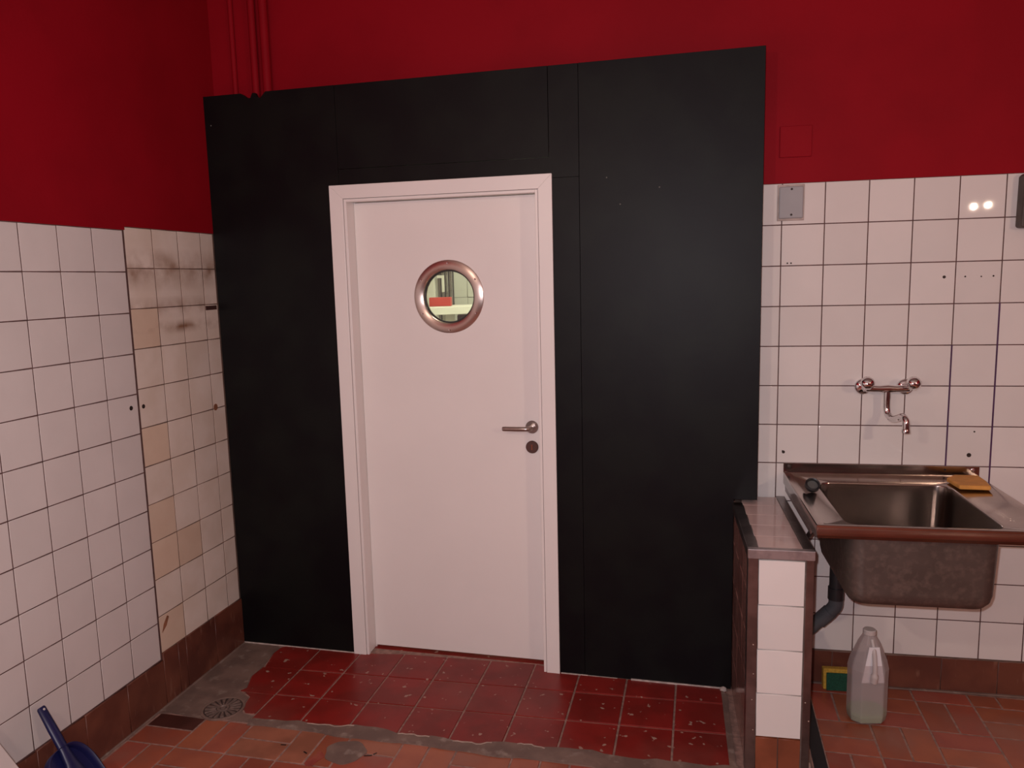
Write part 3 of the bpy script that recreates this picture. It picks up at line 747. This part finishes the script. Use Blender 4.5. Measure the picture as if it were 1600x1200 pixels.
# upstand against the wall
bm = bmesh.new(); box(bm, -SW, SW, -.004, -.001, ZS - .002, ZS + .036)
build('upstand', bm, STEEL, sk, bevel=.001)
for xx in (-SW + .022, SW - .022):
    build('screw_head', lathe([(.0085, 0), (.0085, -.001), (.0055, -.003), (.001, -.0035)], 14, 'y'), DARKM if xx < 0 else CHROME, sk, loc=(xx, -.0045, ZS + .022), smooth=True)
build('screw', lathe([(.004, 0), (.003, -.002)], 10, 'y'), DARKM, sk, loc=(SW - .118, -.0045, ZS + .022))
# support brackets
for xx in (-SW + .012,):
    bm = bmesh.new(); box(bm, xx - .004, xx + .022, -.52, -.001, ZS - .052, ZS - .044); box(bm, xx - .004, xx, -.52, -.001, ZS - .075, ZS - .044)
    b_ = bmesh.new()
    build('bracket_arm', bm, STEEL_A, sk)
    build('bracket_strut', tube([(xx + .004, -.50, ZS - .07), (xx + .004, -.012, .47)], .009, 4), STEEL_A, sk)
# trap outlet under the bowl
build('outlet', lathe([(.034, 0), (.034, -.01), (.0243, -.014), (.0243, -.0545)], 24), BLACKP, sk, loc=(-.178, -.175, zb + .0), smooth=True)

# drain pipe
dp = empty('drain_pipe', WP(0, 0, 0), AB); tag(dp, 'dark grey plastic drain pipe bending down-left from the sink bowl', 'pipe')
PXL, PV = 2.528, .175
build('pipe_run', tube([(PXL, -PV, zb - .055), (PXL, -PV, .455)], .0245, 20), BLACKP, dp, smooth=True)
build('collar', lathe([(.0245, 0), (.0285, 0), (.0285, -.045), (.0245, -.045)], 24), BLACKP, dp, loc=(PXL, -PV, .472), smooth=True)
pth = smoothpath([(PXL, -PV, .445), (PXL, -PV, .405), (PXL - .012, -PV + .002, .382), (PXL - .035, -PV + .006, .352)], 6)
build('elbow', tube(pth, .0262, 20), GREYP, dp, smooth=True)
build('collar', tube([(PXL - .018, -PV + .003, .376), (PXL - .055, -PV + .010, .332)], .0282, 20), GREYP, dp, smooth=True)
build('pipe_run', tube(smoothpath([(PXL - .045, -PV + .008, .344), (PXL - .115, -PV + .020, .261), (PXL - .134, -PV + .024, .215), (PXL - .136, -PV + .024, .12), (PXL - .136, -PV + .024, .002)], 5), .0235, 20), GREYP, dp, smooth=True)

# ------------------------------------------------------------------ faucet
ft = empty('faucet', WP(2.711, 0, 1.198), AB); tag(ft, 'chrome wall-mounted two-handle mixer tap with curved spout above the sink', 'faucet')
for s in (-1, 1):
    build('wall_rosette', lathe([(.031, 0), (.031, -.003), (.027, -.010), (.016, -.015), (.010, -.016)], 32, 'y'), CHROME, ft, loc=(s * .074, -.001, 0), smooth=True)
    build('union', lathe([(.0145, -.012), (.0145, -.040), (.012, -.044)], 6, 'y'), CHROME, ft, loc=(s * .074, 0, 0))
    dirv = Vector((s * .10, -.80, .52)).normalized()
    c = Vector((s * .074, -.045, 0))
    build('valve_stem', tube([c, c + dirv * .030], .011, 16), CHROME, ft, smooth=True)
    kb = lathe([(.010, 0), (.019, .004), (.0245, .014), (.0245, .028), (.0205, .036), (.010, .041), (.001, .042)], 10)
    o = build('tap_handle', kb, CHROME, ft, loc=c + dirv * .024, smooth=True); o.rotation_euler = dirv.to_track_quat('Z', 'Y').to_euler()
pth = [(-.074, -.045, 0), (-.03, -.045, -.002), (0, -.045, -.002), (.03, -.045, -.002), (.074, -.045, 0)]
build('mixer_body', tube(pth, [.0145, .0125, .0165, .0125, .0145], 18), CHROME, ft, smooth=True)
build('spout_nut', lathe([(.0125, -.012), (.0135, -.030), (.0125, -.052), (.0125, -.056)], 18), CHROME, ft, loc=(0, -.045, 0), smooth=True)
pth = smoothpath([(0, -.045, -.052), (.001, -.046, -.078), (.004, -.056, -.098), (.012, -.085, -.108), (.021, -.118, -.098), (.028, -.145, -.088), (.032, -.165, -.098), (.033, -.170, -.118), (.033, -.170, -.136)], 6)
build('spout', tube(pth, .0126, 16), CHROME, ft, smooth=True)
build('aerator', lathe([(.0130, 0), (.0142, -.002), (.0142, -.014), (.011, -.015)], 18), CHROME, ft, loc=(.033, -.170, -.128), smooth=True)

# ------------------------------------------------------------------ things on the sink
pl = empty('drain_plug', WP(2.706 - .287, .250, ZS + .0135), AB); pl.rotation_euler = (radians(48), 0, radians(4)); tag(pl, 'round black rubber plug on the left rim of the sink', 'plug')
build('plug_ring', torus_prof([(.025, -.002), (.0255, .014), (.022, .018), (.019, .016), (.0185, -.002)], 32, 'z'), BLACKP, pl, smooth=True)
build('plug_face', lathe([(.0195, -.002), (.0195, .004), (.001, .004)], 28), mat('grey_rubber', (.09, .09, .085), .35), pl)
cl = build('cleaning_cloth', prism([(-.055, -.075), (.045, -.080), (.058, .0), (.060, .075), (-.02, .080), (-.062, .030)], .016, 'z'), AMBER, loc=WP(2.972, .128, ZS + .0005), rot=(0, 0, AB), bevel=.005, seg=3)
tag(cl, 'folded amber cleaning cloth on the back right corner of the sink', 'cloth')

# ------------------------------------------------------------------ floor things under the sink
bt = empty('plastic_jug', (2.640, 2.865, 0.0005), .20); tag(bt, 'milky plastic jug with a little green liquid standing under the sink', 'jug')
def octo(w_, d_, c, z):
    return [(x, y, z) for x, y in ((w_, -d_ + c), (w_, d_ - c), (w_ - c, d_), (-w_ + c, d_), (-w_, d_ - c), (-w_, -d_ + c), (-w_ + c, -d_), (w_ - c, -d_))]
bm = bmesh.new()
prof = [(.052, .036, .020, .0), (.062, .046, .026, .008), (.0655, .049, .027, .03), (.0655, .049, .027, .155), (.0665, .050, .027, .205), (.060, .046, .026, .238), (.036, .032, .018, .300), (.021, .021, .0115, .328), (.020, .020, .0115, .346)]
V = loops(bm, [octo(*p) for p in prof]); bm.faces.new(V[0])
jb = build('jug_body', bm, MILKY, bt, smooth=False, bevel=.004, seg=2)
build('cap', lathe([(.0225, 0), (.0225, .014), (.020, .017), (.001, .017)], 20), WHITEP, bt, loc=(0, 0, .331), smooth=True)
bm = bmesh.new(); V = loops(bm, [octo(.050, .034, .019, .002), octo(.0605, .0445, .025, .009), octo(.0635, .047, .026, .030), octo(.0635, .047, .026, .042)]); bm.faces.new(V[0]); bm.faces.new(V[-1])
tag(build('liquid', bm, LIQ, bt), 'pale green liquid in the bottom of the jug')
pth = smoothpath([(0, -.024, .318), (0, -.044, .285), (0, -.055, .245), (.0, -.0585, .205), (0, -.052, .172)], 6)
build('handle', tube(pth, [.007] * 6 + [.0085] * (len(pth) - 12) + [.013] * 6, 12), WHITEP, bt, smooth=True)
build('grip_recess', prism([(-.018, .300), (.018, .300), (.040, .165), (-.040, .165)], .003, 'y', -.0), mat('jug_recess', (.80, .78, .80), .4), bt, loc=(0, -.047, 0), rot=(0, 0, 0)).rotation_euler = (0, 0, 0)
spg = empty('scouring_sponge', (2.574, 3.058, .0005), .08); tag(spg, 'yellow sponge with a green scouring face leaning on the base tiles', 'sponge')
build('foam', bx(-.055, .055, -.006, .026, 0, .083), YEL, spg, bevel=.004, rot=(-.10, 0, 0))
build('scouring_pad', bx(-.0445, .0545, -.0145, -.0055, 0, .069), GREEN, spg, bevel=.002, rot=(-.10, 0, 0))

# ------------------------------------------------------------------ wall boxes
jb = empty('junction_box', WP(2.3625, 0, 1.8875), AB); tag(jb, 'light grey junction box cover with two screws at the top of the tiles', 'electrical box')
build('mounting_rim', bx(-.049, .047, -.005, -.0002, -.066, .0655), BOXP, jb, bevel=.003)
build('cover', bx(-.0435, .042, -.014, -.005, -.058, .058), BOXG, jb, bevel=.004)
for z in (-.045, .048): build('screw', lathe([(.0042, 0), (.003, -.0012)], 10, 'y'), DARKM, jb, loc=(0, -.0142, z))
sb = empty('switch_box', WP(3.190, 0, 1.86), AB); tag(sb, 'dark grey-brown box on the tiles at the right picture edge', 'electrical box')
pts = [(-.068, -.088), (-.060, -.094), (.060, -.096), (.068, -.088), (.068, .086), (.058, .094), (0, .099), (-.055, .094), (-.066, .084)]
build('housing', prism(pts, .052, 'y', -.0525), BOXD, sb, bevel=.006, seg=3)
build('cover', prism([(a * .86, b * .62 - .014) for a, b in pts], .008, 'y', -.0605), BOXD, sb, bevel=.003)
build('screw', lathe([(.010, 0), (.008, -.003), (.003, -.002)], 14, 'y'), DARKM, sb, loc=(-.012, -.0525, .072))
build('screw', lathe([(.006, 0), (.005, -.003)], 12, 'y'), DARKM, sb, loc=(-.022, -.0605, -.055))

# ------------------------------------------------------------------ dustpan and board, bottom left
du = empty('dustpan', (.13, 1.830, 0)); tag(du, 'dark blue plastic dustpan leaning by the left wall', 'dustpan')
bm = bmesh.new()
# handle, from the wall down to the hood, oval section
A = Vector((-.093, .012, .338)); B = Vector((.030, -.006, .155)); C_ = Vector((.075, -.008, .088))
n = 20; rings = []
path = [(A, .0115, .006), (A + (B - A) * .02, .0145, .009), (A + (B - A) * .35, .0165, .010), (A + (B - A) * .7, .0165, .010), (A + (B - A) * .88, .021, .011), (B, .029, .012), (C_, .032, .011), (C_ + Vector((.04, 0, -.05)), .032, .008)]
dz = (B - A).normalized(); sx = Vector((0, 1, 0)); sn = dz.cross(sx).normalized()
for (p, a, b) in path: rings.append([bm.verts.new(p + sx * a * cos(2 * pi * k / n) + sn * b * sin(2 * pi * k / n)) for k in range(n)])
for P_, Q_ in zip(rings, rings[1:]):
    for k in range(n): bm.faces.new((P_[k], P_[(k + 1) % n], Q_[(k + 1) % n], Q_[k]))
bm.faces.new(rings[0]); bm.faces.new(rings[-1][::-1])
build('handle', bm, BLUE, du, smooth=True)
build('hang_hole', lathe([(.004, 0), (.003, .001)], 12), WHITEP, du, loc=A + (B - A) * .05 - sn * .0096 * (1 if sn.x < 0 else -1), rot=(0, radians(55), 0))
# scoop: arched back plate lying behind the handle, with a raised rim towards the room
hd = Vector((.123, 0, -.183)).normalized(); nrm = Vector((.183, 0, .123)).normalized()   # down the plate / out of the plate
O = Vector((-.016, -.014, .218)) - nrm * .016
def arch(k, m=28, sc=1.0):
    a = pi * k / m; c, s2 = cos(a), sin(a)
    return (.080 * sc * math.copysign(abs(c) ** .72, c), .13 - .13 * sc * abs(s2) ** .72)
def on(sy, h, off): return O + Vector((0, sy, 0)) + hd * h + nrm * off
bm = bmesh.new(); m_ = 28; L_ = .268
base_, rim_ = [], []
out_ = [arch(k) for k in range(m_ + 1)]
out_ = [(.084, L_)] + out_ + [(-.084, L_)]
V0 = [bm.verts.new(on(a, h, 0)) for a, h in out_]; V1 = [bm.verts.new(on(a * 1.03, h - .004, .034)) for a, h in out_]
bm.faces.new(V0)
for k in range(len(out_) - 1): bm.faces.new((V0[k], V0[k + 1], V1[k + 1], V1[k]))
o = build('scoop', bm, BLUE, du, smooth=True); md = o.modifiers.new('s', 'SOLIDIFY'); md.thickness = .0025
st_ = build('label_sticker', bx(-.014, .014, -.017, .017, 0, .0006), WHITEP, du, loc=C_ * .55 + B * .45 + Vector((.009, .004, .007)), rot=(0, radians(55.5), 0)); tag(st_, 'white label on the handle')
bd = empty('plastic_board', (0, 1.30, 0)); tag(bd, 'white plastic board leaning on the left wall beside the dustpan', 'board')
pts = [(.022, .468), (.420, .004), (.429, .011), (.031, .476)]
build('sheet', prism(pts, .64, 'y', -.32), WHITEP, bd, bevel=.003)
build('folded_lip', prism([(.395, .004), (.405, -.0), (.455, .003), (.455, .012), (.420, .016)], .64, 'y', -.32), WHITEP, bd, bevel=.002)
